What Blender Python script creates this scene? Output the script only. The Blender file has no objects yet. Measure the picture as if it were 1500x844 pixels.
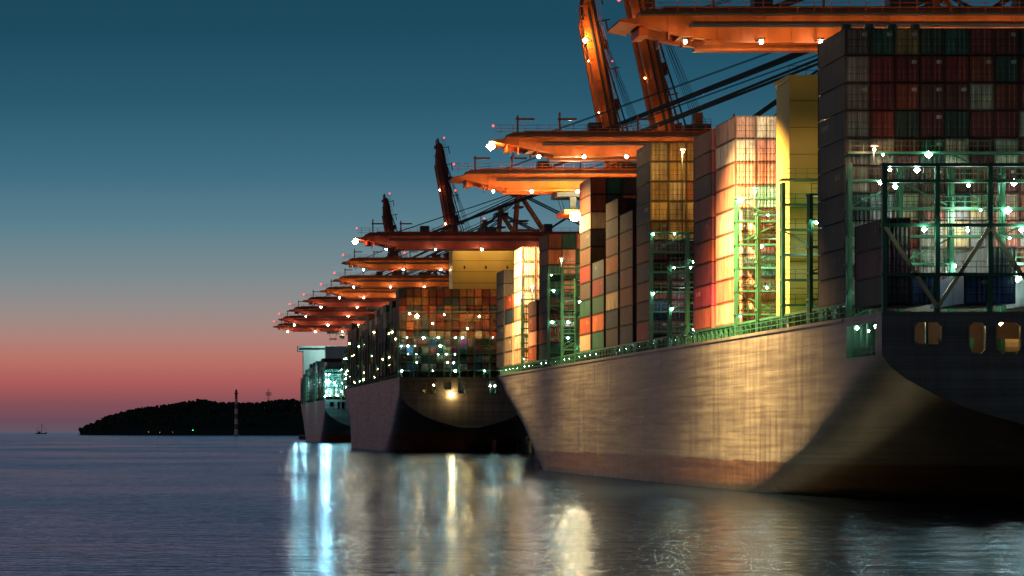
import bpy, math, random
from mathutils import Vector, noise
R = random.Random(7)
scene = bpy.context.scene
scene.view_settings.view_transform = 'Standard'
try: scene.view_settings.look = 'None'
except Exception: pass
scene.view_settings.exposure = 0

def srgb(r, g, b):
    def f(c):
        c /= 255.0
        return c/12.92 if c <= 0.04045 else ((c+0.055)/1.055)**2.4
    return (f(r), f(g), f(b), 1)

# ------------------------------------------------------------ node helpers
def newmat(name):
    m = bpy.data.materials.new(name); m.use_nodes = True
    nt = m.node_tree
    b = nt.nodes["Principled BSDF"]
    return m, nt, b
def N(nt, t, **kw):
    n = nt.nodes.new(t)
    for k, v in kw.items(): setattr(n, k, v)
    return n
def ramp(nt, stops, fac):
    r = N(nt, 'ShaderNodeValToRGB')
    while len(r.color_ramp.elements) < len(stops): r.color_ramp.elements.new(0.5)
    for e, (p, c) in zip(r.color_ramp.elements, stops):
        e.position = p; e.color = c
    nt.links.new(fac, r.inputs[0]); return r.outputs[0]
def math_n(nt, op, a, b=None, c=None):
    n = N(nt, 'ShaderNodeMath', operation=op)
    for i, v in enumerate((a, b, c)):
        if v is None: continue
        if isinstance(v, (int, float)): n.inputs[i].default_value = v
        else: nt.links.new(v, n.inputs[i])
    return n.outputs[0]
def mixc(nt, fac, a, b, mode='MIX'):
    n = N(nt, 'ShaderNodeMix', data_type='RGBA', blend_type=mode)
    for i, v in ((0, fac), (6, a), (7, b)):
        if isinstance(v, (int, float)): n.inputs[i].default_value = v
        elif isinstance(v, tuple): n.inputs[i].default_value = v
        else: nt.links.new(v, n.inputs[i])
    return n.outputs[2]
def noise_n(nt, vec, scale, detail=4, rough=0.55):
    n = N(nt, 'ShaderNodeTexNoise'); n.inputs['Scale'].default_value = scale
    n.inputs['Detail'].default_value = detail; n.inputs['Roughness'].default_value = rough
    nt.links.new(vec, n.inputs['Vector']); return n.outputs['Fac']
def mapping(nt, vec, s):
    n = N(nt, 'ShaderNodeMapping'); n.inputs['Scale'].default_value = s
    nt.links.new(vec, n.inputs['Vector']); return n.outputs[0]
def bump(nt, b, h, strength, dist):
    n = N(nt, 'ShaderNodeBump'); n.inputs['Strength'].default_value = strength
    n.inputs['Distance'].default_value = dist
    nt.links.new(h, n.inputs['Height']); nt.links.new(n.outputs[0], b.inputs['Normal'])

def painted(name, col, rough=0.5, dirt=0.5, scale=0.4, metallic=0.0):
    m, nt, b = newmat(name)
    g = N(nt, 'ShaderNodeTexCoord').outputs['Object']
    n1 = noise_n(nt, mapping(nt, g, (1, 1, 0.35)), scale, 4, 0.6)
    dark = tuple(c*(1-dirt) for c in col[:3])+(1,)
    c = ramp(nt, [(0.3, dark), (0.62, col)], n1)
    nt.links.new(c, b.inputs['Base Color'])
    b.inputs['Roughness'].default_value = rough; b.inputs['Metallic'].default_value = metallic
    return m
def emit(name, col, s, sample=True):
    m, nt, b = newmat(name)
    b.inputs['Base Color'].default_value = col
    b.inputs['Emission Color'].default_value = col
    b.inputs['Emission Strength'].default_value = s
    if not sample: m.cycles.emission_sampling='NONE'
    return m

M = {}
M['orange'] = painted('crane_orange_paint', (0.72, 0.15, 0.018, 1), 0.45, 0.4)
M['red'] = painted('crane_red_paint', (0.42, 0.05, 0.02, 1), 0.5, 0.4)
M['steel'] = painted('dark_steel', (0.035, 0.05, 0.06, 1), 0.5, 0.4)
M['green'] = painted('lashing_green_paint', (0.02, 0.12, 0.06, 1), 0.5, 0.4)
M['greybeam'] = painted('brace_paint', (0.6, 0.5, 0.28, 1), 0.5, 0.4)
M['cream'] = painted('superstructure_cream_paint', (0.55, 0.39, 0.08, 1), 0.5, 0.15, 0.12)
M['white'] = painted('superstructure_white_paint', (0.5, 0.56, 0.54, 1), 0.5, 0.2, 0.2)
M['deck'] = painted('deck_paint', (0.1, 0.06, 0.04, 1), 0.7, 0.4)
M['concrete'] = painted('quay_concrete', (0.28, 0.27, 0.25, 1), 0.8, 0.4, 0.1)
M['glass'] = painted('dark_glass', (0.02, 0.03, 0.03, 1), 0.1, 0.2)
M['markw'] = painted('white_marking', (0.4, 0.38, 0.32, 1), 0.6, 0.5)
M['Lcool'] = emit('lamp_cool_white', (0.62, 1.0, 0.84, 1), 140)
M['Lwarm'] = emit('lamp_warm_white', (1.0, 0.62, 0.24, 1), 110)
M['Lneut'] = emit('lamp_neutral_white', (1.0, 0.80, 0.5, 1), 130)
M['Lcrane'] = emit('crane_boom_lamp', (1.0, 0.74, 0.42, 1), 420)
M['Lflood'] = emit('floodlight_lens', (1.0, 0.66, 0.26, 1), 260)
M['Lfcool'] = emit('floodlight_lens_cool', (0.45, 0.92, 1.0, 1), 420)
M['Lred'] = emit('obstruction_light_red', (1.0, 0.05, 0.04, 1), 5, False)
M['Lgreen'] = emit('navigation_light_green', (0.05, 1.0, 0.3, 1), 6, False)
M['Lshore'] = emit('shore_lamp', (1.0, 0.35, 0.08, 1), 1.2, False)

# containers
def container_mat():
    m, nt, b = newmat('container_paint')
    at = N(nt, 'ShaderNodeAttribute', attribute_name='Col').outputs['Color']
    geo = N(nt, 'ShaderNodeNewGeometry')
    sp = N(nt, 'ShaderNodeSeparateXYZ'); nt.links.new(geo.outputs['Position'], sp.inputs[0])
    sn = N(nt, 'ShaderNodeSeparateXYZ'); nt.links.new(geo.outputs['True Normal'], sn.inputs[0])
    side = math_n(nt, 'GREATER_THAN', math_n(nt, 'ABSOLUTE', sn.outputs[0]), 0.5)
    end = math_n(nt, 'SUBTRACT', 1.0, side)
    u = math_n(nt, 'ADD', math_n(nt, 'MULTIPLY', sp.outputs[1], side), math_n(nt, 'MULTIPLY', sp.outputs[0], end))
    w = math_n(nt, 'SINE', math_n(nt, 'MULTIPLY', u, 2*math.pi/0.42))
    w = math_n(nt, 'MULTIPLY_ADD', w, 0.5, 0.5)
    pos = geo.outputs['Position']
    d = noise_n(nt, mapping(nt, pos, (1, 1, 0.25)), 0.9, 4, 0.65)
    f = ramp(nt, [(0.3, (0.42, 0.37, 0.33, 1)), (0.6, (1, 1, 1, 1))], d)
    c = mixc(nt, 1.0, at, f, 'MULTIPLY')
    rust = ramp(nt, [(0.6, (0, 0, 0, 1)), (0.7, (1, 1, 1, 1))], noise_n(nt, mapping(nt, pos, (1, 1, 0.4)), 2.3, 3, 0.7))
    c = mixc(nt, math_n(nt, 'MULTIPLY', rust, 0.5), c, (0.07, 0.03, 0.015, 1))
    nt.links.new(c, b.inputs['Base Color'])
    b.inputs['Roughness'].default_value = 0.55
    b.inputs['Specular IOR Level'].default_value = 0.3
    bump(nt, b, w, 0.9, 0.06)
    return m
M['cont'] = container_mat()

def hull_mat(name, col, low, zline):
    m, nt, b = newmat(name)
    geo = N(nt, 'ShaderNodeNewGeometry'); pos = geo.outputs['Position']
    sp = N(nt, 'ShaderNodeSeparateXYZ'); nt.links.new(pos, sp.inputs[0])
    cb = N(nt, 'ShaderNodeCombineXYZ'); nt.links.new(sp.outputs[1], cb.inputs[0]); nt.links.new(sp.outputs[2], cb.inputs[1])
    def brick(w,h,ms,lo,mo):
        br = N(nt, 'ShaderNodeTexBrick'); nt.links.new(cb.outputs[0], br.inputs['Vector'])
        br.inputs['Scale'].default_value = 1; br.inputs['Brick Width'].default_value = w
        br.inputs['Row Height'].default_value = h; br.inputs['Mortar Size'].default_value = ms
        br.inputs['Color1'].default_value = (lo,lo,lo, 1); br.inputs['Color2'].default_value = (1, 1, 1, 1)
        br.inputs['Mortar'].default_value = (mo,mo*.95,mo*.9, 1)
        return br
    br = brick(13,2.3,.03,.78,.62); br2=brick(6.5,.77,.0,.84,.8)
    streak = noise_n(nt, mapping(nt, pos, (0.5, 0.5, 0.06)), 1.3, 5, 0.65)
    st = ramp(nt, [(0.3, (0.6, 0.57, 0.54, 1)), (0.65, (1.08, 1.08, 1.08, 1))], streak)
    hs = ramp(nt, [(0.38, (0.6, 0.57, 0.54, 1)), (0.58, (1, 1, 1, 1))], noise_n(nt, mapping(nt, pos, (0.03, 0.03, 1.9)), 1.1, 5, 0.6))
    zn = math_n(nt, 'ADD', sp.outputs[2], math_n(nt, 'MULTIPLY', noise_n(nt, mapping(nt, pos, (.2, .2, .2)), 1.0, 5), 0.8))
    mr = N(nt, 'ShaderNodeMapRange'); mr.inputs[1].default_value = zline+0.3; mr.inputs[2].default_value = zline+0.5
    nt.links.new(zn, mr.inputs[0])
    base = mixc(nt, mr.outputs[0], low, col)
    c = mixc(nt, 1.0, base, br.outputs['Color'], 'MULTIPLY')
    c = mixc(nt, 1.0, c, br2.outputs['Color'], 'MULTIPLY')
    c = mixc(nt, 1.0, c, st, 'MULTIPLY'); c = mixc(nt, 1.0, c, hs, 'MULTIPLY')
    ru = ramp(nt, [(0.64, (0,0,0,1)), (0.74, (1,1,1,1))], noise_n(nt, mapping(nt, pos, (0.9,0.9,0.12)), 1.0, 5, 0.7))
    c = mixc(nt, math_n(nt,'MULTIPLY',ru,0.35), c, (0.12,0.045,0.015,1))
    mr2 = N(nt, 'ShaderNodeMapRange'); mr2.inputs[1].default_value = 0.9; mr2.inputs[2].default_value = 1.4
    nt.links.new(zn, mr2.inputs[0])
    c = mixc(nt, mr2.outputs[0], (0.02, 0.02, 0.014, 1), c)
    nt.links.new(c, b.inputs['Base Color'])
    rr = mixc(nt, 1.0, ramp(nt, [(0.3, (0.36,)*3+(1,)), (0.7, (0.52,)*3+(1,))], streak), br2.outputs['Color'], 'MULTIPLY')
    nt.links.new(rr, b.inputs['Roughness'])
    wob = noise_n(nt, mapping(nt, pos, (0.12, 0.12, 0.9)), 1.0, 1)
    h = math_n(nt, 'ADD', math_n(nt, 'MULTIPLY', wob, 0.5), math_n(nt, 'MULTIPLY', br.outputs['Fac'], -0.12))
    bump(nt, b, h, 0.3, 0.3)
    return m
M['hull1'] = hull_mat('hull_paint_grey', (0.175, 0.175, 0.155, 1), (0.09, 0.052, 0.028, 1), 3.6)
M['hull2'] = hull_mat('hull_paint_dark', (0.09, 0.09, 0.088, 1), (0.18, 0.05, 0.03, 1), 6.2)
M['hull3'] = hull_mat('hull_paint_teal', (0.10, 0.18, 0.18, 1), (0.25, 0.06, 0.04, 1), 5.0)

# ------------------------------------------------------------ mesh builder
PHI = (1+5**.5)/2
ICO = [Vector(v).normalized() for v in [(-1,PHI,0),(1,PHI,0),(-1,-PHI,0),(1,-PHI,0),(0,-1,PHI),(0,1,PHI),(0,-1,-PHI),(0,1,-PHI),(PHI,0,-1),(PHI,0,1),(-PHI,0,-1),(-PHI,0,1)]]
ICF = [(0,11,5),(0,5,1),(0,1,7),(0,7,10),(0,10,11),(1,5,9),(5,11,4),(11,10,2),(10,7,6),(7,1,8),(3,9,4),(3,4,2),(3,2,6),(3,6,8),(3,8,9),(4,9,5),(2,4,11),(6,2,10),(8,6,7),(9,8,1)]
class MB:
    def __init__(s): s.v=[]; s.f=[]; s.m=[]; s.c=[]; s.names=[]
    def mi(s, n):
        if n not in s.names: s.names.append(n)
        return s.names.index(n)
    def add(s, vs, fs, mat, col=(1,1,1)):
        o=len(s.v); s.v.extend(vs); k=s.mi(mat)
        for f in fs:
            s.f.append(tuple(i+o for i in f)); s.m.append(k); s.c.append(col)
    def box(s, x0,x1,y0,y1,z0,z1, mat, col=(1,1,1)):
        s.add([(x0,y0,z0),(x1,y0,z0),(x1,y1,z0),(x0,y1,z0),(x0,y0,z1),(x1,y0,z1),(x1,y1,z1),(x0,y1,z1)],
              [(0,3,2,1),(4,5,6,7),(0,1,5,4),(1,2,6,5),(2,3,7,6),(3,0,4,7)], mat, col)
    def beam(s, p, q, w, h, mat, col=(1,1,1)):
        p=Vector(p); q=Vector(q); d=(q-p).normalized()
        up=Vector((0,1,0)) if abs(d.y)<0.9 else Vector((0,0,1))
        a=d.cross(up).normalized(); b=a.cross(d).normalized()
        vs=[]
        for c in (p,q):
            for i,j in ((-1,-1),(1,-1),(1,1),(-1,1)):
                vs.append(tuple(c+a*i*w/2+b*j*h/2))
        s.add(vs,[(0,1,2,3),(7,6,5,4),(0,4,5,1),(1,5,6,2),(2,6,7,3),(3,7,4,0)],mat,col)
    def ball(s, p, r, mat, sq=(1,1,1), jit=0, rng=None, col=(1,1,1)):
        vs=[]
        for v in ICO:
            k=r*(1+(rng.uniform(-jit,jit) if rng else 0))
            vs.append((p[0]+v.x*k*sq[0],p[1]+v.y*k*sq[1],p[2]+v.z*k*sq[2]))
        s.add(vs,ICF,mat,col)
    def lamp(s, p, r, mat):   # octahedral lamp globe (cheap to sample)
        x,y,z=p
        s.add([(x+r,y,z),(x-r,y,z),(x,y+r,z),(x,y-r,z),(x,y,z+r),(x,y,z-r)],
              [(0,2,4),(2,1,4),(1,3,4),(3,0,4),(2,0,5),(1,2,5),(3,1,5),(0,3,5)],mat)
    def prism(s, pts, y0, y1, mat):
        n=len(pts)
        vs=[(x,y0,z) for x,z in pts]+[(x,y1,z) for x,z in pts]
        fs=[tuple(range(n)),tuple(range(2*n-1,n-1,-1))]+[(i,i+n,(i+1)%n+n,(i+1)%n) for i in range(n)]
        s.add(vs,fs,mat)
    def cyl(s, p, q, r0, r1, n, mat, col=(1,1,1)):
        p=Vector(p); q=Vector(q); d=(q-p).normalized()
        up=Vector((1,0,0)) if abs(d.x)<0.9 else Vector((0,0,1))
        a=d.cross(up).normalized(); b=a.cross(d)
        vs=[]
        for c,r in ((p,r0),(q,r1)):
            for i in range(n):
                t=2*math.pi*i/n; vs.append(tuple(c+a*math.cos(t)*r+b*math.sin(t)*r))
        s.add(vs,[tuple(range(n-1,-1,-1)),tuple(range(n,2*n))]+[(i,(i+1)%n,(i+1)%n+n,i+n) for i in range(n)],mat,col)
    def obj(s, name, parent=None, color=False, smooth=False, fix=True):
        me=bpy.data.meshes.new(name); me.from_pydata([tuple(v) for v in s.v],[],s.f)
        for n in s.names: me.materials.append(M[n])
        me.polygons.foreach_set('material_index', s.m)
        if color:
            a=me.attributes.new('Col','FLOAT_COLOR','FACE')
            flat=[]
            for c in s.c: flat.extend((c[0],c[1],c[2],1.0))
            a.data.foreach_set('color',flat)
        if smooth: me.polygons.foreach_set('use_smooth',[True]*len(me.polygons))
        me.validate(); me.update()
        o=bpy.data.objects.new(name,me); scene.collection.objects.link(o)
        if parent: o.parent=parent
        return o
def empty(name):
    e=bpy.data.objects.new(name,None); scene.collection.objects.link(e); return e
def spot(name, loc, target, power, col, ang, parent=None, rad=0.5, blend=1.0):
    l=bpy.data.lights.new(name,'SPOT'); l.energy=power; l.color=col; l.spot_size=math.radians(ang)
    l.spot_blend=blend; l.shadow_soft_size=rad
    o=bpy.data.objects.new(name,l); scene.collection.objects.link(o); o.location=loc
    o.rotation_euler=(Vector(target)-Vector(loc)).to_track_quat('-Z','Y').to_euler()
    if parent: o.parent=parent
    return o
def point(name, loc, power, col, parent=None, rad=0.4):
    l=bpy.data.lights.new(name,'POINT'); l.energy=power; l.color=col; l.shadow_soft_size=rad
    o=bpy.data.objects.new(name,l); scene.collection.objects.link(o); o.location=loc
    if parent: o.parent=parent
    return o
WARM=(1.0,0.62,0.26); GOLD=(1.0,0.54,0.14); COOL=(0.6,1.0,0.85); NEUT=(1.0,0.82,0.6)

def lerp_tab(t, z):
    if z<=t[0][0]: return t[0][1]
    for (a,va),(b,vb) in zip(t,t[1:]):
        if z<=b: return va+(vb-va)*(z-a)/(b-a)
    return t[-1][1]

# ------------------------------------------------------------ ship hull
def make_hull(ship, x0, beam, ys, L, dz, mat, holes=True, red_lb=130):
    k=dz/18.4; B=beam/2; xc=x0+B
    zs=[-4,-2,0,1,2,3,4,5,6,7.5,9,10.5,12,13.2,14.3,15.2,17.5,18.4]
    b0t=[(-4,0.0),(0,0.02),(4,.05),(6,.12),(7.5,.45),(9,.66),(10.5,.8),(12,.91),(13.2,.97),(14.3,1)]
    dt=[(-4,95),(0,62),(4.3,36),(7.5,26),(10,17),(12,10),(13.6,4),(14.3,1)]
    lbt=[(-4,140),(0,red_lb),(8,100),(14,68),(18.4,48)]
    rkt=[(-4,14),(0,12),(6,11),(12,6),(18.4,0)]
    S=[0,1.2,2.5,4,6,8,10,12,14.5,17,20,24,28,33,38,44,50,58,68,80,100,120,140,160,180,200,L-146,L-136,L-126,L-116,L-106,L-96,L-86,L-78,L-70,L-62,L-55,L-48,L-42,L-36,L-30,L-24,L-18,L-12,L-7,L-3,L]
    S=sorted(set(x for x in S if 0<=x<=L))
    def hb(s,z):
        b0=lerp_tab(b0t,z); d=lerp_tab(dt,z)
        fa=b0+(1-b0)*(1-(1-min(s/d,1))**2.0)
        Lb=lerp_tab(lbt,z); u=max(0,(s-(L-Lb))/Lb); p=1.7+0.5*max(0,z)/18.4
        return B*fa*max(0.0,1-u**p)
    def yy(s,z):
        a=1.6*(6-z) if z<6 else 0
        e=max(0,(s-(L-80))/80)
        return ys+s+a*max(0,1-s/60)-lerp_tab(rkt,z)*e*e
    mb=MB()
    ns=len(S); nz=len(zs)
    for sgn in (-1,1):
        vs=[]
        for z in zs:
            for s in S: vs.append((xc+sgn*hb(s,z), yy(s,z), z*k))
        fs=[]
        for i in range(nz-1):
            for j in range(ns-1):
                if holes and zs[i]>=14.3 and zs[i+1]<=17.5 and S[j]>=2.5 and S[j+1]<=14.5: continue
                q=(i*ns+j,i*ns+j+1,(i+1)*ns+j+1,(i+1)*ns+j)
                fs.append(q if sgn>0 else q[::-1])
        mb.add(vs,fs,mat)
    side=mb.obj('hull_side',ship,smooth=True)
    mb=MB()
    rel=[0,3,5.8,8.2,10,10.8,13.3,16,19,21,24]
    rel=[r*beam/51 for r in rel]+[beam-r*beam/51 for r in reversed(rel)]
    hcols={(1,'s'),(3,'l'),(5,'l'),(7,'s'),(9,'l'),(13,'l'),(15,'s'),(17,'l'),(19,'s')}
    hs={c for c,_ in hcols}; small={c for c,t in hcols if t=='s'}
    vs=[]
    for z in zs:
        for r in rel: vs.append((xc+(r-B)/B*hb(0,z), yy(0,z), z*k))
    n=len(rel); fs=[]
    for i in range(nz-1):
        for j in range(n-1):
            if j in hs and 14.3<=zs[i] and zs[i+1]<=17.5 and not (j in small and zs[i]<15.2): continue
            fs.append((i*n+j,i*n+j+1,(i+1)*n+j+1,(i+1)*n+j))
    mb.add(vs,fs,mat)
    for j in sorted(hs):
        zb=(15.2 if j in small else 14.3)*k; zt=17.5*k
        xa=x0+rel[j]; xb=x0+rel[j+1]
        for a,b,c,d in ((xa-.1,xa+.12,zb,zt),(xb-.12,xb+.1,zb,zt),(xa+.121,xb-.121,zb-.1,zb+.12),(xa+.121,xb-.121,zt-.12,zt+.1)):
            mb.box(a,b,ys-.08,ys+.5,c,d,mat)
        for (cx,sx) in ((xa+.12,1),(xb-.12,-1)):
            for (cz,sz) in ((zb+.12,1),(zt-.12,-1)):
                mb.prism([(cx,cz),(cx+sx*.4,cz),(cx,cz+sz*.4)],ys-.05,ys+.3,mat)
    mb.obj('transom',ship)
    mb=MB()
    vs=[];fs=[]
    for j,s in enumerate(S):
        b=max(0.01,hb(s,18.4)-.05); y=yy(s,18.4)+(.05 if j==0 else 0)
        vs+= [(xc-b,y,dz-.12),(xc+b,y,dz-.12)]
    for j in range(ns-1): fs.append((2*j,2*j+1,2*j+3,2*j+2))
    mb.add(vs,fs,'deck')
    zb=14.2*k
    mb.box(x0+.3,x0+beam-.3,ys+.6,ys+17,zb-.2,zb,'deck')
    mb.box(x0+.3,x0+beam-.3,ys+17,ys+17.3,zb,dz-.2,'green')
    mb.box(x0+3.5,x0+beam-3.5,ys+9,ys+9.3,zb,dz-.2,'deck')
    for i in range(9):
        x=x0+3+i*(beam-6)/8
        mb.cyl((x-1.2,ys+6,zb+1),(x+1.2,ys+6,zb+1),.8,.8,10,'greybeam')
        mb.box(x-1.5,x-1.1,ys+5,ys+7,zb+.01,zb+1.8,'green'); mb.box(x+1.1,x+1.5,ys+5,ys+7,zb+.01,zb+1.8,'green')
        mb.cyl((x,ys+1.6,zb),(x,ys+1.6,zb+.9),.35,.35,8,'steel')
        mb.box(x+1.7,x+1.95,ys+2,ys+2.3,zb+.01,dz-.2,'green')
    for i in range(5):
        mb.box(x0+.45,x0+.65,ys+3+i*2.6,ys+3.2+i*2.6,zb+.01,dz-.2,'green')
        mb.cyl((x0+2,ys+4+i*2.6,zb),(x0+2,ys+4+i*2.6,zb+1.2),.4,.4,8,'steel')
    for h in (.5,1.0): mb.box(x0+.5,x0+.58,ys+2.6,ys+14.4,zb+h,zb+h+.07,'green')
    mb.box(x0-.10,x0-.002,ys+16,ys+L-52,dz-.35,dz-.1,mat)
    mb.obj('decks_and_winches',ship)
    return xc

# ------------------------------------------------------------ lashing bridge
def lbridge(mb, lm, x0, x1, y, z0, z1, lampx, lmat='Lcool', r=0.15, step=5.1, prob=.3, rail=True, dens=2.55):
    lv=2.78; n=int((z1-z0)/lv+.5)
    x=x0; xs=[]
    while x<=x1+.01: xs.append(x); x+=step
    for x in xs:
        mb.box(x-.2,x+.2,y-.2,y+.2,z0,z1+.02,'green')
        mb.box(x-.15,x+.15,y+1.0,y+1.3,z0,z1+.01,'green')
    for i in range(1,n+1):
        z=z0+i*lv
        mb.box(x0-.25,x1+.25,y-.24,y+1.34,z-.22,z,'green')
        if rail:
            for h in (.55,1.05):
                mb.box(x0,x1,y-.30,y-.245,z+h-.03,z+h+.03,'green')
            x=x0
            while x<=x1:
                mb.box(x-.03,x+.03,y-.295,y-.25,z+.001,z+1.05,'green'); x+=1.27
        x=x0+.6
        while x<min(x1,lampx):
            if R.random()<prob:
                lx=x+R.uniform(-.5,.5); rr=r*R.choice([.5,.8,1,1.2,1.5])
                lm.lamp((lx,y-.45,z-.35),rr,lmat)
                if rail: mb.box(lx-.2,lx+.2,y-.6,y-.3,z-.16,z-.08,'green')
            x+=dens
    for a,b in zip(xs,xs[1:]):
        for i in range(n):
            if R.random()<.3:
                p,q=((a,b) if R.random()<.5 else (b,a))
                mb.beam((p,y+.1,z0+i*lv),(q,y+.1,z0+(i+1)*lv-.25),.16,.16,'green')

# ------------------------------------------------------------ containers
P_dark=[(.15,.018,.012),(.13,.03,.014),(.09,.035,.02),(.18,.022,.015),(.05,.04,.03),(.015,.03,.05),(.11,.016,.016),(.13,.03,.014)]
P_end=[(.14,.018,.013),(.11,.02,.013),(.17,.03,.015),(.09,.028,.018),(.10,.016,.014),(.07,.03,.02),(.19,.04,.016),(.12,.018,.014),(.05,.03,.025),(.09,.04,.02),(.12,.02,.015),(.16,.025,.015),(.4,.37,.27),(.02,.045,.03)]
P_mix=P_dark+[(.46,.42,.32),(.02,.11,.07),(.015,.05,.16),(.4,.1,.02),(.32,.3,.26),(.16,.11,.03)]
P_grey=[(.06,.06,.06),(.075,.068,.066),(.06,.045,.042),(.04,.047,.055)]
P_pink=[(.66,.29,.2),(.64,.36,.25),(.6,.17,.11),(.64,.42,.32),(.68,.32,.22),(.62,.28,.2),(.2,.42,.36)]
P_purp=[(.15,.025,.04),(.07,.025,.04),(.25,.03,.06),(.02,.035,.09),(.2,.035,.02),(.05,.02,.02),(.32,.08,.06)]
P_white=[(.64,.54,.42),(.6,.5,.38),(.68,.58,.46),(.5,.32,.2),(.6,.28,.18)]
P_goldlit=[(.6,.40,.12),(.5,.3,.08),(.55,.42,.2),(.28,.1,.03),(.6,.44,.2),(.35,.2,.06)]  # golden lamplight on the stack ends put into the container colour
P_brown=[(.12,.035,.015),(.2,.045,.016),(.06,.03,.018),(.1,.014,.011),(.2,.09,.03),(.02,.05,.08),(.035,.03,.027),(.3,.085,.03),(.012,.08,.055),(.34,.28,.19)]
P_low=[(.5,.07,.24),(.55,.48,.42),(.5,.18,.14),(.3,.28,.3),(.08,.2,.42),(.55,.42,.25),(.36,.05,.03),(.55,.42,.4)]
def container(mb, x, y, z, col, detail, outer):
    w=2.44; h=2.68; l=12.19
    mb.box(x,x+w,y,y+l,z,z+h,'cont',col)
    dk=tuple(c*.4 for c in col)
    if detail>0:
        for a in (x+.0,x+w-.14): mb.box(a,a+.14,y-.06,y-.001,z,z+h,'cont',dk)
        for a in (z+.0,z+h-.14): mb.box(x+.141,x+w-.141,y-.06,y-.001,a,a+.14,'cont',dk)
    if detail>1:
        g=tuple(min(1,c*1.5+.06) for c in col)
        for a in (.38,.86,1.52,2.0): mb.box(x+a,x+a+.055,y-.07,y-.002,z+.15,z+h-.15,'cont',g)
        mb.box(x+1.19,x+1.25,y-.03,y-.002,z+.15,z+h-.15,'cont',(.01,.01,.01))
        for zz in (.85,1.5): mb.box(x+.2,x+w-.2,y-.02,y-.0015,z+zz,z+zz+.09,'cont',dk)
        for a in (.38,.86,1.52,2.0): mb.box(x+a-.1,x+a+.15,y-.09,y-.071,z+1.0,z+1.12,'cont',g)
        if R.random()<.5:
            mb.box(x+1.7,x+2.2,y-.025,y-.003,z+1.9,z+2.25,'cont',(.4,.4,.34))
    if outer:
        mb.box(x-.05,x-.001,y,y+l,z,z+.15,'cont',dk); mb.box(x-.05,x-.001,y,y+l,z+h-.11,z+h,'cont',dk)
        for a in (y,y+l-.16): mb.box(x-.06,x-.001,a,a+.16,z+.151,z+h-.111,'cont',dk)
        if R.random()<.4:
            q=tuple(min(.7,c*1.3+.08) for c in col); a=y+R.choice([2.0,7.5])
            for kx in range(R.choice([3,4,5])): mb.box(x-.045,x-.032,a+kx*.62,a+kx*.62+.4,z+1.5,z+2.05,'cont',q)

def pick(p):
    c=R.choice(p); k=R.uniform(.65,1.3); return tuple(v*k for v in c)

# ============================================================ SHIP 1
ship=empty('container_ship')
X1=69.0; YS=284.0
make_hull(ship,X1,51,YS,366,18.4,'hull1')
cm=MB(); base=20.0; TP=2.78
bays=[
 (301.3,10,P_grey,P_end,2), (358.6,9,P_pink,P_white+P_pink,2), (374.0,9,P_purp,P_purp,0),
 (420.0,10,P_purp,P_goldlit,2),(435.5,7,P_purp+P_dark,P_dark,1),(449.5,8,P_grey+P_brown,P_dark,1),(463.8,5,P_brown+P_white[:1],P_brown,1),
 (478.0,10,P_brown,P_brown,1),(530.0,8,P_brown,P_brown+P_pink,1),(546.0,4,P_pink+P_brown,P_brown,1),(568.0,8,P_white,P_white+P_pink,1),
 (584.0,5,P_brown,P_brown,0),(598.0,7,P_grey,P_grey,0),(612,6,P_grey,P_grey,0)]
for bi,(y,T,po,pe,det) in enumerate(bays):
    for j in range(20):
        x=X1+.5+j*2.51
        t=T
        if j>5: t=T-R.choice([0,0,0,1,2]) if bi>0 else T
        if y>600 and (j<2 or j>17): t=0
        for k in range(t):
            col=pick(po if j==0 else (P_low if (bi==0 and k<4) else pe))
            if bi==1: col=tuple(min(.7,c) for c in col)
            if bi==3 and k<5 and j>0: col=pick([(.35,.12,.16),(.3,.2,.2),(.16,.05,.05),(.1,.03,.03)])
            if bi==3 and k>=5 and j==0: col=pick(P_goldlit)  # upper corner ends painted as lamplit gold
            if bi==0 and k==9: col=[(.3,.28,.23),(.03,.09,.06),(.22,.16,.05),(.04,.06,.04),(.03,.09,.07),(.16,.03,.02),(.14,.03,.02)][j] if j<7 else col
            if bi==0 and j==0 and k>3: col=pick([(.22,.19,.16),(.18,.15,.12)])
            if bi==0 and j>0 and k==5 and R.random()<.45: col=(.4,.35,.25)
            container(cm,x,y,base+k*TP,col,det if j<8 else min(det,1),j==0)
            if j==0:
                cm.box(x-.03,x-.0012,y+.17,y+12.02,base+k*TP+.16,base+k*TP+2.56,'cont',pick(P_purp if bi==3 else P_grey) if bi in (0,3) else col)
for j in range(20):
    x=X1+.5+j*2.51
    for k in range([3,1,0,1,2,0,1,1,0,2,1,3,1,0,1,2,1,0,1,3][j]):
        container(cm,x,284.9,19.2+k*2.74,[(.06,.055,.05),(.15,.05,.08),(.07,.04,.028)][k] if j==0 else pick([(.1,.2,.4),(.3,.3,.32),(.5,.08,.25)]),2,j==0)
cm.obj('stacked_shipping_containers',None,color=True)

gm=MB(); lm=MB()
yF=283.3+.9
xs=[X1+.3+i*5.02 for i in range(11)]
for i,x in enumerate(xs):
    gm.box(x-.22,x+.22,yF-.25,yF+.25,18.35,32.6,'green')
for z in (22.1,26.8,31.0,32.55):
    gm.box(X1,X1+50.8,yF-.28,yF+.28,z-.32,z,'green')
for z in (22.1,26.8,31.0):
    for h in (.55,1.1): gm.box(X1,X1+50.8,yF-.36,yF-.30,z+h-.03,z+h+.03,'green')
    x=X1+.2
    while x<X1+50.8:
        gm.box(x-.03,x+.03,yF-.355,yF-.305,z+.001,z+1.1,'green'); x+=1.25
for i in range(0,10,2):
    gm.beam((xs[i],yF-.1,26.5),(xs[i+1],yF-.1,18.8),.36,.36,'greybeam')
    if i+2<11: gm.beam((xs[i+2],yF-.1,26.5),(xs[i+1],yF-.1,18.8),.36,.36,'greybeam')
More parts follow.
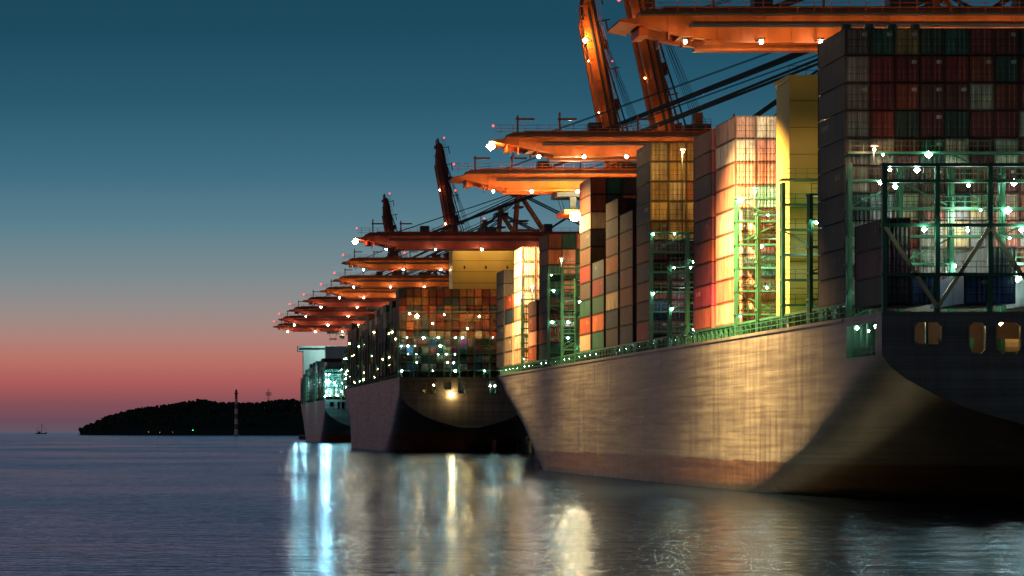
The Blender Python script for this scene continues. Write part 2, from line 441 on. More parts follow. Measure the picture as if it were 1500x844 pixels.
for x0_ in xs[:9]:
    for z in (21.5,26.2,30.4,32.0):
        for dx in (1.0,3.4):
            if R.random()<.36: lm.lamp((x0_+dx+R.uniform(-.6,.6),yF+.1+R.choice([-.6,.9]),z),.25*R.uniform(.6,1.3),'Lcool')
lbridge(gm,lm,X1+.3,X1+50.5,298.4,18.3,33.8,X1+30,prob=.34,r=.24)
lbridge(gm,lm,X1+.3,X1+50.5,316.2,18.3,32.0,X1+6)
lbridge(gm,lm,X1+.3,X1+50.5,330.0,18.3,34.5,X1+12,prob=.36,r=.2)
lbridge(gm,lm,X1+.3,X1+50.5,343.5,18.3,31.8,X1+10,prob=.26,r=.18)
lbridge(gm,lm,X1+.3,X1+50.5,356.4,18.3,34.6,X1+12,prob=.34,r=.2)
lbridge(gm,lm,X1+.3,X1+50.5,389.5,18.3,32.0,X1+5)
lbridge(gm,lm,X1+.3,X1+50.5,403.0,18.3,29.4,X1+5)
lbridge(gm,lm,X1+.3,X1+50.5,418.0,18.3,34.8,X1+9,r=.18)
lbridge(gm,lm,X1+.3,X1+50.5,493.0,18.3,32.0,X1+5,prob=.25)
lbridge(gm,lm,X1+.3,X1+50.5,510.0,18.3,34.8,X1+5,prob=.28,r=.2)
lbridge(gm,lm,X1+.3,X1+50.5,528.0,18.3,34.8,X1+7,prob=.28,r=.2)
lbridge(gm,lm,X1+.3,X1+50.5,566.0,18.3,32.0,X1+5,prob=.25)
y=300.0
while y<604:
    gm.box(X1+.35,X1+.65,y-.15,y+.15,18.3,19.95,'green')
    gm.box(X1+2.6,X1+2.9,y-.15,y+.15,18.3,19.95,'green')
    y+=3.05
for h in (18.9,19.45): gm.box(X1+.12,X1+.19,300,604,h-.035,h+.035,'green')
gm.box(X1+.3,X1+3.0,300,604,19.7,19.95,'green')
y=301
while y<600:
    gm.box(X1+.13,X1+.18,y-.03,y+.03,18.3,19.45,'green')
    y+=1.6
y=304
while y<600:
    if R.random()<.6: lm.lamp((X1+.75,y,19.3),.11,'Lcool')
    y+=6.1
gm.box(X1+3.2,X1+47.8,300,604,18.3,19.9,'deck')
gm.obj('lashing_bridges',ship)
for i,x in enumerate((72.9,77.8,81.3,86,92,98,104,110,116)):
    lm.lamp((x,287.5,17.4),.22,'Lwarm' if i!=1 else 'Lneut')
for (x,y,z,r) in ((69.9,290,17.2,.25),(70.2,294.5,16.9,.15),(69.8,297.4,17.3,.2)): lm.lamp((x,y,z),r,'Lcool')
lm.obj('deck_lamps',ship)
for (x,z,p) in ((73.5,24.0,900),(80.5,28.5,1400),(86,23.5,1000)):
    point('stern_fill_light',(x,297.2,z),p,(.95,1,.8),ship,.3)  # added points without fixtures, brightening the containers behind the stern frame
for (x,y,z,p) in ((72.5,326.5,27,600),(73,352,27,700),(72,506,28,700),(73,414,25,500)):
    point('lashing_bridge_lamp',(x,y,z),p,(.8,1,.8),ship,.3)
fm=MB()
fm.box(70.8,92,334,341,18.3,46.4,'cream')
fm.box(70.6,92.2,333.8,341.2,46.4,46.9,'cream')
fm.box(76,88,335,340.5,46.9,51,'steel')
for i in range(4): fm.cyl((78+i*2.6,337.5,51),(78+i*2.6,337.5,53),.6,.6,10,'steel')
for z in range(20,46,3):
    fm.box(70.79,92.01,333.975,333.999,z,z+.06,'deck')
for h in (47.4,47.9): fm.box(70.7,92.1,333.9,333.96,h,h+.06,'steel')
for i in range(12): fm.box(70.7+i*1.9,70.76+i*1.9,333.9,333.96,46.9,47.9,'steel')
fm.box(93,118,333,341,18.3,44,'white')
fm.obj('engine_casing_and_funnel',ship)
fl=MB()
def added_flood(fl,p,post_z,mat='Lflood',r=.4):
    fl.box(p[0]-.08,p[0]+.08,p[1]+.25,p[1]+.4,post_z,p[2]+.3,'steel')
    fl.box(p[0]-.4,p[0]+.4,p[1]-.1,p[1]+.5,p[2]+.3,p[2]+.45,'steel')
    fl.lamp((p[0],p[1],p[2]),r,mat)
fp=[(73,325.0,39,32,1500,WARM),(72.5,411.5,45.5,33,3600,GOLD),(71,354.2,35.5,34.5,900,NEUT),(72,471,40,32,800,GOLD),(71,523.5,37,33,1300,WARM),(70.5,560.5,34,30,2600,(1,.7,.45)),(71.3,296.5,35.0,33.8,800,(1,.45,.25))]  # lamps on posts added to brighten the stack ends and casing
for (x,y,z,pz,p,c) in fp:
    added_flood(fl,(x,y,z),pz,'Lneut',.16)
    point('added_fill_light',(x,y-.6,z),p,c,ship,.3)
fl.obj('added_floodlights',ship)
mm=MB()
for yy_ in (440,520):
    for i in range(12): mm.box(X1-.012,X1-.003,yy_,yy_+.4,2.0+i*.9,2.2+i*.9,'markw')
for i in range(16):
    t0=i*math.pi/8; mm.box(X1-.012,X1-.003,425+.9*math.cos(t0),425.25+.9*math.cos(t0),9+.9*math.sin(t0),9.2+.9*math.sin(t0),'markw')
mm.box(X1-.012,X1-.003,423.5,426.8,9,9.15,'markw')
mm.obj('draught_marks',ship)

# ============================================================ SHIP 2
ship2=empty('container_ship')
X2=80.7; Y2=993; D2=25.0
make_hull(ship2,X2,47,Y2,345,D2,'hull2',holes=False,red_lb=100)
cm=MB()
ys=[1004+i*14.3 for i in range(22)]
for bi,y in enumerate(ys):
    if bi in (3,14): continue
    T=[10,9,10,0,9,9,8,9,8,9,9,8,8,9,0,8,8,9,8,7,6,5][bi]
    pal=P_brown[:8]+P_dark if bi<4 else R.choice([P_mix,P_brown+P_white,P_mix,P_dark])
    for j in range(18):
        if bi>18 and (j<1 or j>16): continue
        x=X2+.7+j*2.55
        t=T if bi==0 else T-R.choice([0,0,1])
        for k in range(t):
            if bi>0 and 3<j<16 and k<t-2: continue
            col=pick(pal)
            if bi==0 and k<5 and R.random()<.5: col=pick(P_low)
            container(cm,x,y,D2+2.2+k*2.78,col,1 if bi==0 else 0,False)
cm.obj('stacked_shipping_containers',None,color=True)
gm=MB(); lm=MB()
lbridge(gm,lm,X2+.4,X2+46.5,Y2+8.5,D2-.1,D2+14,X2+46,r=.27,prob=.3,step=5.1,dens=2.6)
for y_ in [ys[i]-1.7 for i in range(1,22)]:
    z1=D2+R.choice([14,17,20])
    lbridge(gm,lm,X2+.4,X2+46.4,y_,D2-.1,z1,X2+1.5,lmat=R.choice(['Lcool','Lwarm','Lwarm','Lwarm']),r=.24,prob=.32,rail=False)
for i in range(11):
    if i%3!=1:
        lm.lamp((X2+4+i*3.9,Y2+8,D2+19.0+R.uniform(-2.6,2.6)),.3,'Lwarm')
lm.lamp((X2+6.5,Y2+7.5,D2+20.6),.7,'Lwarm')
for i in range(9): gm.box(X2+1+i*5.6,X2+1.3+i*5.6,Y2+8.6,Y2+8.9,D2,D2+22,'steel')
for z in (16.8,19.6,22.0): gm.box(X2+.9,X2+46,Y2+8.3,Y2+8.59,D2+z,D2+z+.25,'steel')
for h in (.5,1.1): gm.box(X2+.2,X2+.3,Y2+.2,Y2+290,D2+h,D2+h+.08,'green')
for i in range(150): gm.box(X2+.2,X2+.3,Y2+.2+i*2,Y2+.3+i*2,D2-.1,D2+1.1,'green')
lm.lamp((98,Y2-1,D2-5.7),.85,'Lflood')
for x in (90.5,92.2,104,105.8,111,112.5,114): lm.lamp((x,Y2+1.4,D2-2.6-R.random()),.3,'Lcool' if x>100 else 'Lwarm')
gm.obj('lashing_bridges',ship2); lm.obj('deck_lamps',ship2)
point('stern_floodlight',(98,Y2-2,D2-5.7),1500,GOLD,ship2)
for x in (87,103,119): point('stack_floodlight',(x,Y2+2,D2+20),3600,GOLD,ship2)
fm=MB()
fm.box(103.6,125,1046,1058,D2,70.6,'cream'); fm.box(103.2,125.4,1045.5,1058.5,70.6,71.3,'cream')
for z in (59,62.9,66.8): fm.box(103.59,125.01,1045.96,1045.999,z,z+.12,'deck')
for i in (1,4,7): fm.box(105+i*2.5,105.6+i*2.5,1045.92,1045.955,64,65,'glass')
for h in (.6,1.1): fm.box(103.2,125.4,1045.5,1045.58,71.3+h,71.38+h,'steel')
fm.box(108,118,1049,1055,71.3,75,'steel')
fm.cyl((114,1050,71.3),(114,1050,84),.3,.15,6,'steel')
for x in (107,115,122): fm.lamp((x,1043,71.5),.3,'Lneut'); fm.box(x-.1,x+.1,1043,1046,71.8,71.95,'steel')
fm.box(112.2,113.2,Y2+3,Y2+9,-1,4.2,'hull2')
fm.obj('superstructure',ship2)
for x in (109,120): point('superstructure_lamp',(x,1037,69),2000,GOLD,ship2)

# ============================================================ SHIP 3
ship3=empty('container_ship')
X3=106; Y3=1880; D3=27
make_hull(ship3,X3,48,Y3,370,D3,'hull3',holes=False)
cm=MB(); gm=MB(); lm=MB()
for bi in range(23):
    y=Y3+10+bi*14.5
    if bi in (5,15): continue
    T=[6,8,9,9,8,0,8,9,9,8,9,8,8,9,8,0,8,8,7,7,6,6,5][bi]
    pal=R.choice([[(.1,.2,.2),(.2,.25,.22),(.3,.3,.25)],P_mix,[(.05,.15,.14),(.3,.35,.33)]])
    for j in range(18):
        for k in range(T):
            if 2<j<17 and 0<k<T-2 and bi>0: continue
            container(cm,X3+.8+j*2.55,y,D3+2+k*2.78,pick(pal),0,False)
    lbridge(gm,lm,X3+.4,X3+46.4,y-1.9,D3-.1,D3+19,X3+(20 if bi==0 else 1.0),r=.36,prob=.42,rail=False)
gm.box(X3+2,X3+44,Y3+320,Y3+332,D3,66,'white')
gm.box(X3-2,X3+50,Y3+319,Y3+333,66,70,'white')
gm.box(X3-1,X3+49,Y3+318.8,Y3+318.95,67,68.6,'glass')
gm.box(X3+5,X3+24,Y3+85,Y3+93,D3,63,'white')
lm.lamp((X3+1.5,Y3-1.5,38),1.5,'Lfcool')
lm.lamp((X3+7,Y3-1.5,30),.5,'Lcool')
cm.obj('stacked_shipping_containers',None,color=True)
gm.obj('lashing_bridges',ship3); lm.obj('deck_lamps',ship3)
point('stern_floodlight',(X3-2,Y3-6,37),14000,(.45,.9,1),ship3)
point('side_floodlight',(X3-8,Y3+110,40),14000,(.5,1,.95),ship3)
point('side_floodlight',(X3-8,Y3+230,40),14000,(.5,1,.95),ship3)
point('bridge_floodlight',(X3+16,Y3+300,66),16000,(.6,1,.95),ship3)

# ============================================================ CRANES
def crane(Y, raised=False, tip=56.0, mat='orange', trolley=92, flood_tip=False, lamps=True, lstep=9, lr=.2, lean=80, hz=53.0, lmat='Lcrane'):
    e=empty('gantry_crane'); mb=MB(); lm=MB()
    D=hz-53.0
    HX,HZ=127.0,54.7+D
    a=math.radians(lean) if raised else 0.0
    ca,sa=math.cos(a),math.sin(a)
    def T(u,v): return (HX-u*ca+v*sa, HZ+u*sa+v*ca)
    Lb=HX-tip
    for dy in (-3.6,3.6):
        pts=[T(0,-1.7),T(Lb-9,-1.7),T(Lb-5,-1.1),T(Lb,.2),T(Lb,1.5),T(Lb-1.2,2.0),T(0,2.0)]
        mb.prism(pts,Y+dy-.7,Y+dy+.7,mat)
        pts=[T(0,-2.05),T(Lb-8,-2.05),T(Lb-8,-1.72),T(0,-1.72)]
        mb.prism(pts,Y+dy-1.0,Y+dy+1.0,mat)
        pts=[T(0,2.01),T(Lb-3,2.01),T(Lb-3,2.25),T(0,2.25)]
        mb.prism(pts,Y+dy-.9,Y+dy+.9,mat)
        u=3
        while u<Lb-2:
            mb.prism([T(u,-1.68),T(u+.12,-1.68),T(u+.12,1.95),T(u,1.95)],Y+dy-.8,Y+dy+.8,mat); u+=2.9
    for u in list(range(1,int(Lb),9))+[Lb-1.5]:
        mb.prism([T(u,-1),T(u+1.1,-1),T(u+1.1,1),T(u,1)],Y-2.9,Y+2.9,mat)
    mb.prism([T(Lb,.0),T(Lb+2.2,.4),T(Lb+2.2,.7),T(Lb,.9)],Y-5,Y+5,mat)
    wy=Y-5.2
    mb.prism([T(0,1.2),T(Lb,1.2),T(Lb,1.35),T(0,1.35)],wy-.5,Y-4.31,'steel')
    mb.prism([T(0,-.2),T(Lb-6,-.2),T(Lb-6,.15),T(0,.15)],Y-4.75,Y-4.41,'steel')
    for v in (1.95,2.5,3.05):
        x0,z0=T(0,v); x1,z1=T(Lb+2,v); mb.beam((x0,wy-.45,z0),(x1,wy-.45,z1),.07,.07,mat)
    u=0
    while u<Lb+2:
        x0,z0=T(u,1.3); x1,z1=T(u,3.05); mb.beam((x0,wy-.45,z0),(x1,wy-.45,z1),.08,.08,mat); u+=2
    for u in [Lb-2,Lb-9,Lb-22,Lb-38]:
        x0,z0=T(u,2); x1,z1=T(u,4.4+R.random()*1.2); mb.beam((x0,Y-3.6,z0),(x1,Y-3.6,z1),.3,.3,mat)
        mb.prism([T(u+.3,4.1),T(u-2.8,4.1),T(u-2.8,4.4),T(u+.3,4.4)],Y-3.9,Y-3.3,mat)
    for (u,wid,hh) in ((Lb-14,2.2,1.5),(Lb-30,3,1.2),(Lb-45,2,2)):
        mb.prism([T(u,2.26),T(u-wid,2.26),T(u-wid,2.26+hh),T(u,2.26+hh)],Y-3,Y-.5,'steel')
    for (u,v) in ((Lb+2,3.2),(Lb-20,4.0)):
        x0,z0=T(u,v); lm.lamp((x0,Y-3,z0),.22 if Y<900 else .4,'Lred')
    for X in (128.5,158.5):
        for dy in (-9,9):
            mb.box(X-1,X+1,Y+dy-.8,Y+dy+.8,5,51.5+D,mat)
        mb.box(X-.9,X+.9,Y-8.2,Y+8.2,50.2+D,53+D,mat); mb.box(X-.8,X+.8,Y-8.2,Y+8.2,18,20,mat)
        mb.box(X-.9,X+.9,Y-13,Y+13,3.95,5,mat)
        for k in range(-12,13,3): mb.cyl((X-.3,Y+k,4.35),(X+.3,Y+k,4.35),.35,.35,8,'steel')
    for dy in (-9,9):
        mb.box(129.5,157.5,Y+dy-.6,Y+dy+.6,18.2,19.8,mat)
        mb.beam((129,Y+dy,20),(157.5,Y+dy,50+D),.8,.8,mat)
    for dy in (-3.6,3.6):
        mb.box(127.2,182,Y+dy-.65,Y+dy+.65,53.01+D,56.6+D,mat)
    for X in (135,145,155,165,175,181): mb.box(X,X+1,Y-2.9,Y+2.9,54+D,56+D,mat)
    mb.box(150,166,Y-4.3,Y+4.3,56.65+D,62.5+D,'white' if R.random()<.4 else mat)
    ax,az=130.0,80.0+D
    for dy in (-3.6,3.6):
        mb.beam((128.2,Y+dy,56.6+D),(ax,Y+dy*.75,az),1.1,1.0,mat)
        mb.beam((146,Y+dy,56.6+D),(ax+1,Y+dy*.75,az-.5),.8,.8,mat)
        mb.beam((ax+1,Y+dy*.7,az),(178,Y+dy,56.6+D),.5,.5,'steel')
        mb.beam((129,Y+dy*.9,67+D),(138.5,Y+dy*.9,67+D),.4,.4,mat)
        if not raised:
            for off in (0,.9):
                mb.beam((ax,Y+dy*.72+off*.1,az-.4-off),(HX-Lb*.78,Y+dy,HZ+2.1),.34,.34,'steel')
                mb.beam((ax,Y+dy*.72+off*.1,az-1.4-off),(HX-Lb*.40,Y+dy,HZ+2.1),.34,.34,'steel')
            mb.beam((ax,Y+dy*.5,az+.3),(HX-Lb*.9,Y+dy*.5,HZ+2.1),.12,.12,'steel')
        else:
            xm,zm=T(Lb*.55,3)
            mb.beam((ax,Y+dy*.72,az),(xm+5,Y+dy,zm-14),.35,.35,'steel')
            x2,z2=T(Lb*.78,2); mb.beam((xm+5,Y+dy,zm-14),(x2,Y+dy,z2),.35,.35,'steel')
            x2,z2=T(Lb*.9,2)
            for o_ in (0,1.2,2.4): mb.beam((ax+o_,Y+dy*.3,az),(x2+.3,Y+dy*.3,z2),.1,.1,'steel')
    mb.box(ax-2.2,ax+2.6,Y-4.5,Y+4.5,az-.6,az+.6,'steel')
    for h in (1.1,1.7): mb.box(ax-2.2,ax+2.6,Y-4.5,Y-4.42,az+h-.04,az+h+.04,'steel')
    for dx in (-2.2,0,2.5): mb.box(ax+dx,ax+dx+.08,Y-4.5,Y-4.42,az+.6,az+1.7,'steel')
    mb.box(ax-.8,ax+1,Y-2,Y+2,az+.6,az+3.5,mat)
    mb.box(ax-1.6,ax+1.8,Y-4,Y+4,az-5,az-4.6,'steel'); mb.box(ax-3,ax+3.5,Y-4,Y+4,az-10,az-9.6,'steel')
    lm.lamp((ax,Y,az+4.2),.28,'Lred')
    if not raised:
        x=trolley
        mb.box(x-3,x+3,Y-4.4,Y+4.4,51.6+D,52.5+D,'steel')
        mb.box(x+3.4,x+5.8,Y-4,Y-1.6,48.6+D,51.5+D,'white'); mb.box(x+3.3,x+5.9,Y-4.05,Y-2,49.2+D,50.4+D,'glass')
        for dx in (-2,2):
            for dy in (-2,2): mb.beam((x+dx,Y+dy,51.6+D),(x+dx*.6,Y+dy,49.0+D),.1,.1,'steel')
        mb.box(x-1.8,x+1.8,Y-6,Y+6,48.2+D,49+D,'orange')
        if lamps:
            u=Lb-5
            while u>8:
                lx,lz=T(u,-2.4)
                mb.beam((lx,Y-4.4,lz+.5),(lx,Y-7.6,lz+.5),.12,.12,'steel'); mb.box(lx-.35,lx+.35,Y-8.0,Y-7.4,lz+.3,lz+.5,'steel')
                lm.lamp((lx,Y-7.7,lz),lr*R.uniform(.85,1.15),lmat); u-=lstep*R.uniform(.8,1.2)
    else:
        for u in (20,38,52):
            lx,lz=T(u,-2.2); lm.lamp((lx-.3,Y-5,lz),.2 if Y<1000 else .35,'Lwarm'); mb.beam((lx,Y-4.2,lz),(lx,Y-5,lz),.15,.15,'steel')
    if flood_tip:
        lx,lz=T(Lb+2.4,-.2); lm.lamp((lx,Y-3,lz),.75,'Lflood'); mb.box(lx-.4,lx+.4,Y-3.3,Y-2.5,lz+.76,lz+.95,'steel')
    mb.obj('crane_structure',e); lm.obj('crane_lamps',e)
    return e
c1=crane(355,tip=56.5,lr=.25,trolley=100,lstep=7.5)
c2=crane(500,tip=58,flood_tip=True,lr=.28,trolley=112,lstep=7)
c3=crane(571,tip=58.5,lr=.28,trolley=79,lstep=8)
c4=crane(750,tip=52,mat='red',flood_tip=True,trolley=104,lr=.22,lstep=14)
crane(1075,tip=68.9,mat='orange',lr=.3,lstep=13,hz=65.5,trolley=110)
crane(1130,tip=69,mat='orange',lr=.3,lstep=13,hz=62,trolley=110)
crane(1185,tip=67,mat='orange',lr=.36,lstep=11,hz=60.4,trolley=110)
crane(1264,tip=64,mat='red',lr=.34,lstep=16,hz=60)
crane(1330,tip=61,mat='red',lr=.34,lstep=16,hz=58.7)
crane(1420,tip=60,mat='red',lr=.38,lstep=14,hz=58)
crane(1560,tip=63,mat='red',lr=.38,lstep=14,hz=59.5)
r1=crane(718,raised=True,lean=78); r2=crane(797,raised=True,lean=79)
crane(1224,raised=True,mat='red'); crane(1510,raised=True,mat='red')
def cflood(par,p,target,power,col,ang=110):
    spot('boom_floodlight',p,target,power,col,ang,par,.5)
SOD=(1,.59,.22)
cflood(c1,(54.8,347,50.5),(62,349,0),1500000,SOD,120)
cflood(c1,(64,347,50.5),(71,362,38),15000,(1,.78,.58),120)
cflood(c2,(56.5,492,50.5),(63,480,0),520000,SOD,132)
cflood(c3,(57.5,565,50.5),(64,578,0),520000,SOD,132)
cflood(c2,(68,494,50.5),(75,520,34),14000,WARM,110)
fl=MB()
fl.ball((79,563,47.6),1.15,'Lflood'); fl.box(78.6,79.4,564.0,567,48.0,48.4,'steel'); fl.box(78.4,79.6,566.2,567,48.41,51.5,'steel')
fl.obj('trolley_floodlight',c3)
point('trolley_floodlight_beam',(79,561.0,47.4),16000,WARM,c3)
fl=MB(); ln=math.radians(79); u=57; x=127-math.cos(ln)*u-2.6; z=54.7+math.sin(ln)*u
fl.lamp((x,791,z),.7,'Lflood'); fl.box(x-.1,x+2,791.2,792,z-.1,z+.1,'steel'); fl.obj('raised_boom_floodlight',r2)
point('raised_boom_light',(x-.5,789.5,z),2500,GOLD,r2)
for (par,Yc,ln) in ((r1,718,78),(r2,797,79)):
    ln=math.radians(ln)
    for z_ in (80,104):
        u=(z_-54.7)/math.sin(ln)
        point('raised_boom_light',(127-math.cos(ln)*u-3,Yc-9,z_),400,GOLD,par)

# ============================================================ QUAY
qm=MB(); qm.box(124,900,-200,2600,-6,3.9,'concrete')
y=0
while y<2600:
    qm.box(123.1,123.99,y,y+1.5,-1,3,'steel'); y+=14
qm.obj('quay')

# ============================================================ WATER
def water_mat():
    m,nt,b=newmat('water')
    nt.nodes.remove(b); out=nt.nodes['Material Output']
    geo=N(nt,'ShaderNodeNewGeometry'); pos=geo.outputs['Position']
    big=noise_n(nt,mapping(nt,pos,(1.0,0.5,1)),0.012,3,0.55)
    rr=ramp(nt,[(0.35,(0.12,)*3+(1,)),(0.65,(0.2,)*3+(1,))],big)
    n1=noise_n(nt,mapping(nt,pos,(0.45,0.9,1)),1.0,3,0.45)
    n2=noise_n(nt,mapping(nt,pos,(0.05,0.12,1)),1.0,2,0.5)
    amp=ramp(nt,[(0.35,(0.5,)*3+(1,)),(0.68,(1,)*3+(1,))],big)
    h=math_n(nt,'ADD',math_n(nt,'MULTIPLY',n1,0.42),math_n(nt,'MULTIPLY',n2,0.7))
    h=math_n(nt,'MULTIPLY',h,amp)
    bp=N(nt,'ShaderNodeBump'); bp.inputs['Strength'].default_value=1; bp.inputs['Distance'].default_value=0.8
    nt.links.new(h,bp.inputs['Height'])
    gl=N(nt,'ShaderNodeBsdfGlossy'); gl.inputs['Color'].default_value=(0.50,0.66,0.90,1)
    gl.distribution='BECKMANN'
    nt.links.new(rr,gl.inputs['Roughness']); nt.links.new(bp.outputs[0],gl.inputs['Normal'])
    df=N(nt,'ShaderNodeBsdfDiffuse'); df.inputs['Color'].default_value=(0.002,0.006,0.012,1)
    fr=N(nt,'ShaderNodeFresnel'); fr.inputs['IOR'].default_value=1.33; nt.links.new(bp.outputs[0],fr.inputs['Normal'])
    mx=N(nt,'ShaderNodeMixShader'); nt.links.new(fr.outputs[0],mx.inputs[0]); nt.links.new(df.outputs[0],mx.inputs[1]); nt.links.new(gl.outputs[0],mx.inputs[2])
    nt.links.new(mx.outputs[0],out.inputs['Surface'])
    return m
M['water']=water_mat()
wm=MB(); wm.add([(-40000,-500,0),(40000,-500,0),(40000,60000,0),(-40000,60000,0)],[(0,1,2,3)],'water'); wm.obj('water')

# ============================================================ HEADLAND
M['hill']=painted('headland_ground',(0.03,0.035,0.02,1),0.9,0.5,0.02)
M['foliage']=painted('tree_foliage',(0.03,0.045,0.022,1),0.9,0.6,0.05)
M['sand']=painted('shore_sand',(0.08,0.07,0.05,1),0.9,0.4,0.05)
prof=[(-160,-2),(-145,1),(-120,12),(-90,26),(-50,38),(0,45),(50,52),(90,56),(130,52),(170,50),(215,54),(265,58),(350,55),(500,60),(800,52),(1200,50),(2200,40),(2600,-2)]
hm=MB(); nx=140; ny=16; vs=[];fs=[]
def hz_(X,v):
    h=lerp_tab(prof,X); s=math.sin(math.pi*min(1,v*1.0))**.6 if 0<v<1 else 0
    return -2+(h+2)*s+3*noise.noise(Vector((X*.02,v*5,0)))*s
for j in range(ny+1):
    for i in range(nx+1):
        X=-165+2765*(i/nx)**1.6; v=j/ny; Yh=5350+900*v+20*noise.noise(Vector((X*.01,0,3)))
        vs.append((X+ v*20,Yh,hz_(X,v)))
for j in range(ny):
    for i in range(nx):
        a=j*(nx+1)+i; fs.append((a,a+1,a+nx+2,a+nx+1))
hm.add(vs,fs,'hill')
hm.obj('headland',smooth=True)
sm=MB(); 
sm.add([(-150,5330,-1),(2600,5330,-1),(2600,5420,3.2),(-130,5420,3.2)],[(0,1,2,3)],'sand'); sm.obj('beach')
tm=MB()
for i in range(3600):
    X=-150+1300*R.random()**1.5; v=R.choice([R.uniform(.03,.5),R.uniform(.25,.55)])
    z=hz_(X,v); 
    if z<1.5: continue
    Yh=5350+900*v; h=R.uniform(5,15)
    r=R.uniform(2.0,5.0)
    if R.random()<.25: tm.cyl((X,Yh,z-1),(X,Yh,z+h*.6),.5,.3,5,'hill')
    for q in range(3):
        tm.ball((X+R.uniform(-3,3),Yh+R.uniform(-3,3),z+h*.55+R.uniform(-2,3)),r*R.uniform(.5,.9),'foliage',(1,1,R.uniform(.8,1.3)),.3,R)
tm.obj('distant_trees')
M['ltred']=painted('lighthouse_red',(0.4,0.05,0.03,1),.5,.2); M['ltwhite']=painted('lighthouse_white',(0.7,0.66,0.6,1),.5,.15)
lt=MB(); X=141;Yl=5310;H=80
for i in range(8):
    z0=2+i*9;z1=z0+9; lt.cyl((X,Yl,z0),(X,Yl,z1),3.2-.12*i,3.2-.12*(i+1),16,'ltred' if i%2 else 'ltwhite')
lt.cyl((X,Yl,74),(X,Yl,75.5),4.2,4.2,16,'ltred'); lt.cyl((X,Yl,75.5),(X,Yl,79),2.2,2.2,12,'glass'); lt.cyl((X,Yl,79),(X,Yl,82),2.6,.3,12,'ltred')
lt.cyl((X,Yl,-3),(X,Yl,2),6,6,16,'concrete')
lt.obj('lighthouse')
rm=MB(); X=213;Yl=5700
for dx,dy in ((-2,-2),(2,-2),(2,2),(-2,2)): rm.beam((X+dx,Yl+dy,50),(X+dx*.4,Yl+dy*.4,88),.6,.6,'steel')
for z in range(54,86,4): rm.box(X-2,X+2,Yl-2,Yl+2,z,z+.5,'steel')
rm.box(X-5,X+5,Yl-5,Yl+5,76,77.2,'steel'); rm.box(X-4,X+4,Yl-4,Yl+4,80,81,'steel')
for dx in (-5,-3,3,5): rm.box(X+dx-.4,X+dx+.4,Yl-5,Yl-4,77.2,81.5,'ltwhite')
rm.obj('radio_mast')
sl=MB()
for (px,zz,mt,r) in ((-15,6,'Lshore',1.0),(5,5,'Lshore',.9),(28,5.5,'Lshore',.7),(64,9,'Lgreen',1.0)):
    sl.box(px-.2,px+.2,5322,5322.4,0,zz,'steel'); sl.lamp((px,5322,zz),r*.8,mt)
sl.obj('shore_lamps')
bm_=MB(); X=-311;Yb=8000
st=[(-15,0.2,3.6),(-11,2.6,2.9),(-4,3.6,2.4),(4,3.6,2.4),(11,2.8,3.0),(16,.2,4.6)]
vs=[];fs=[]
for (x,b,z) in st: vs+=[(X+x,Yb-b,z),(X+x*.93,Yb-b*.5,-.6),(X+x*.93,Yb+b*.5,-.6),(X+x,Yb+b,z)]
for i in range(5):
    o=4*i
    for a in range(3): fs.append((o+a,o+a+4,o+a+5,o+a+1))
    fs.append((o+3,o+7,o+4,o))
bm_.add(vs,fs,'steel')
bm_.box(X-8,X-1,Yb-1.8,Yb+1.8,2.3,5.2,'steel'); bm_.box(X-6,X-3,Yb-1.4,Yb+1.4,5.2,7.2,'steel')
bm_.cyl((X+2,Yb,2),(X+2,Yb,28),.8,.5,8,'steel'); bm_.cyl((X-9,Yb,2),(X-9,Yb,17),.5,.3,8,'steel')
bm_.beam((X+2,Yb,6),(X-7,Yb,7),.6,.6,'steel')
bm_.beam((X+2,Yb,26),(X+15,Yb,4.5),.35,.35,'steel'); bm_.beam((X+2,Yb,26),(X-14,Yb,4),.35,.35,'steel')
bm_.obj('sailing_boat')

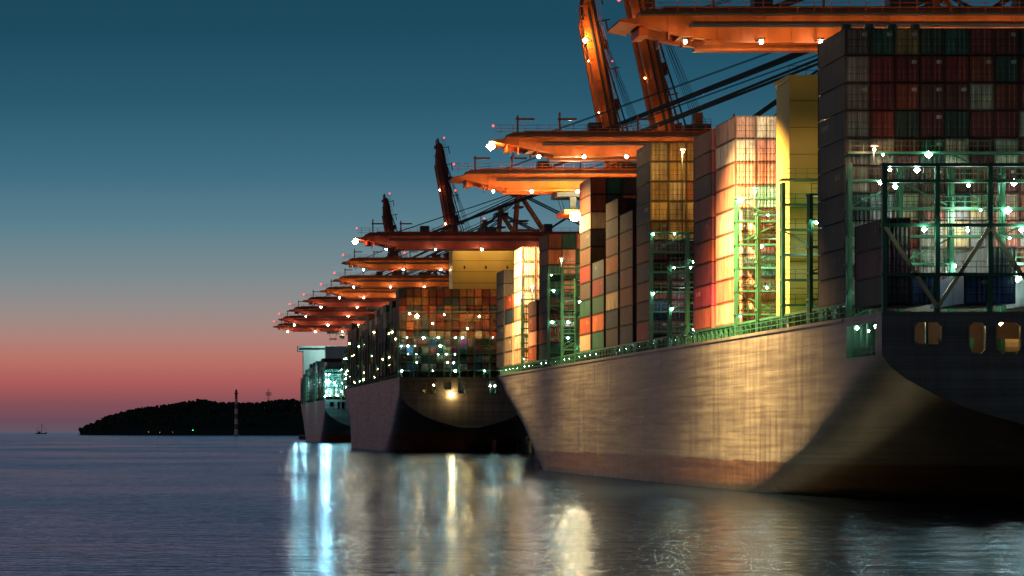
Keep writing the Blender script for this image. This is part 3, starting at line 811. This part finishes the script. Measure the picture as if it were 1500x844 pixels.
# ============================================================ WORLD
w=bpy.data.worlds.new('World'); scene.world=w; w.use_nodes=True
nt=w.node_tree; bg=nt.nodes['Background']
tc=N(nt,'ShaderNodeTexCoord').outputs['Generated']
sp=N(nt,'ShaderNodeSeparateXYZ'); nt.links.new(tc,sp.inputs[0])
f=math_n(nt,'DIVIDE',sp.outputs[2],0.16); f=math_n(nt,'MAXIMUM',f,0.0); f=math_n(nt,'MINIMUM',f,1.0)
def pz(y): return ((632-y)/4370)/0.16
stops=[(0.0,srgb(98,84,98)),(pz(615),srgb(108,76,90)),(pz(590),srgb(134,80,88)),(pz(560),srgb(172,92,90)),(pz(525),srgb(184,115,104)),
 (pz(490),srgb(170,132,124)),(pz(450),srgb(148,140,138)),(pz(400),srgb(122,137,142)),(pz(330),srgb(90,127,141)),(pz(250),srgb(62,108,128)),
 (pz(150),srgb(41,88,109)),(pz(50),srgb(30,74,94)),(1.0,srgb(25,66,86))]
low=ramp(nt,stops,f)
mr=N(nt,'ShaderNodeMapRange'); mr.inputs[1].default_value=.16; mr.inputs[2].default_value=.7; nt.links.new(sp.outputs[2],mr.inputs[0])
sky=mixc(nt,mr.outputs[0],low,srgb(8,24,38))
mr2=N(nt,'ShaderNodeMapRange'); mr2.inputs[1].default_value=0; mr2.inputs[2].default_value=-.02; nt.links.new(sp.outputs[2],mr2.inputs[0])
sky=mixc(nt,mr2.outputs[0],sky,srgb(10,16,24))
nt.links.new(sky,bg.inputs[0]); bg.inputs[1].default_value=1.0
l=bpy.data.lights.new('warm_fill_sun','SUN'); l.energy=0.09; l.angle=math.radians(12); l.color=(1.0,.7,.42)  # added warm fill from behind left, evens out light on sides and ends
o=bpy.data.objects.new('warm_fill_sun',l); scene.collection.objects.link(o)
o.rotation_euler=Vector((0.9,0.42,-0.16)).to_track_quat('-Z','Y').to_euler()

# ============================================================ CAMERA
cam=bpy.data.cameras.new('camera'); co=bpy.data.objects.new('camera',cam); scene.collection.objects.link(co)
co.location=(0,0,7); co.rotation_euler=(math.radians(90),0,0)
cam.sensor_width=36; cam.lens=4370/1500*36; cam.shift_x=520/1500; cam.shift_y=210/1500
cam.clip_start=1; cam.clip_end=120000
scene.camera=co
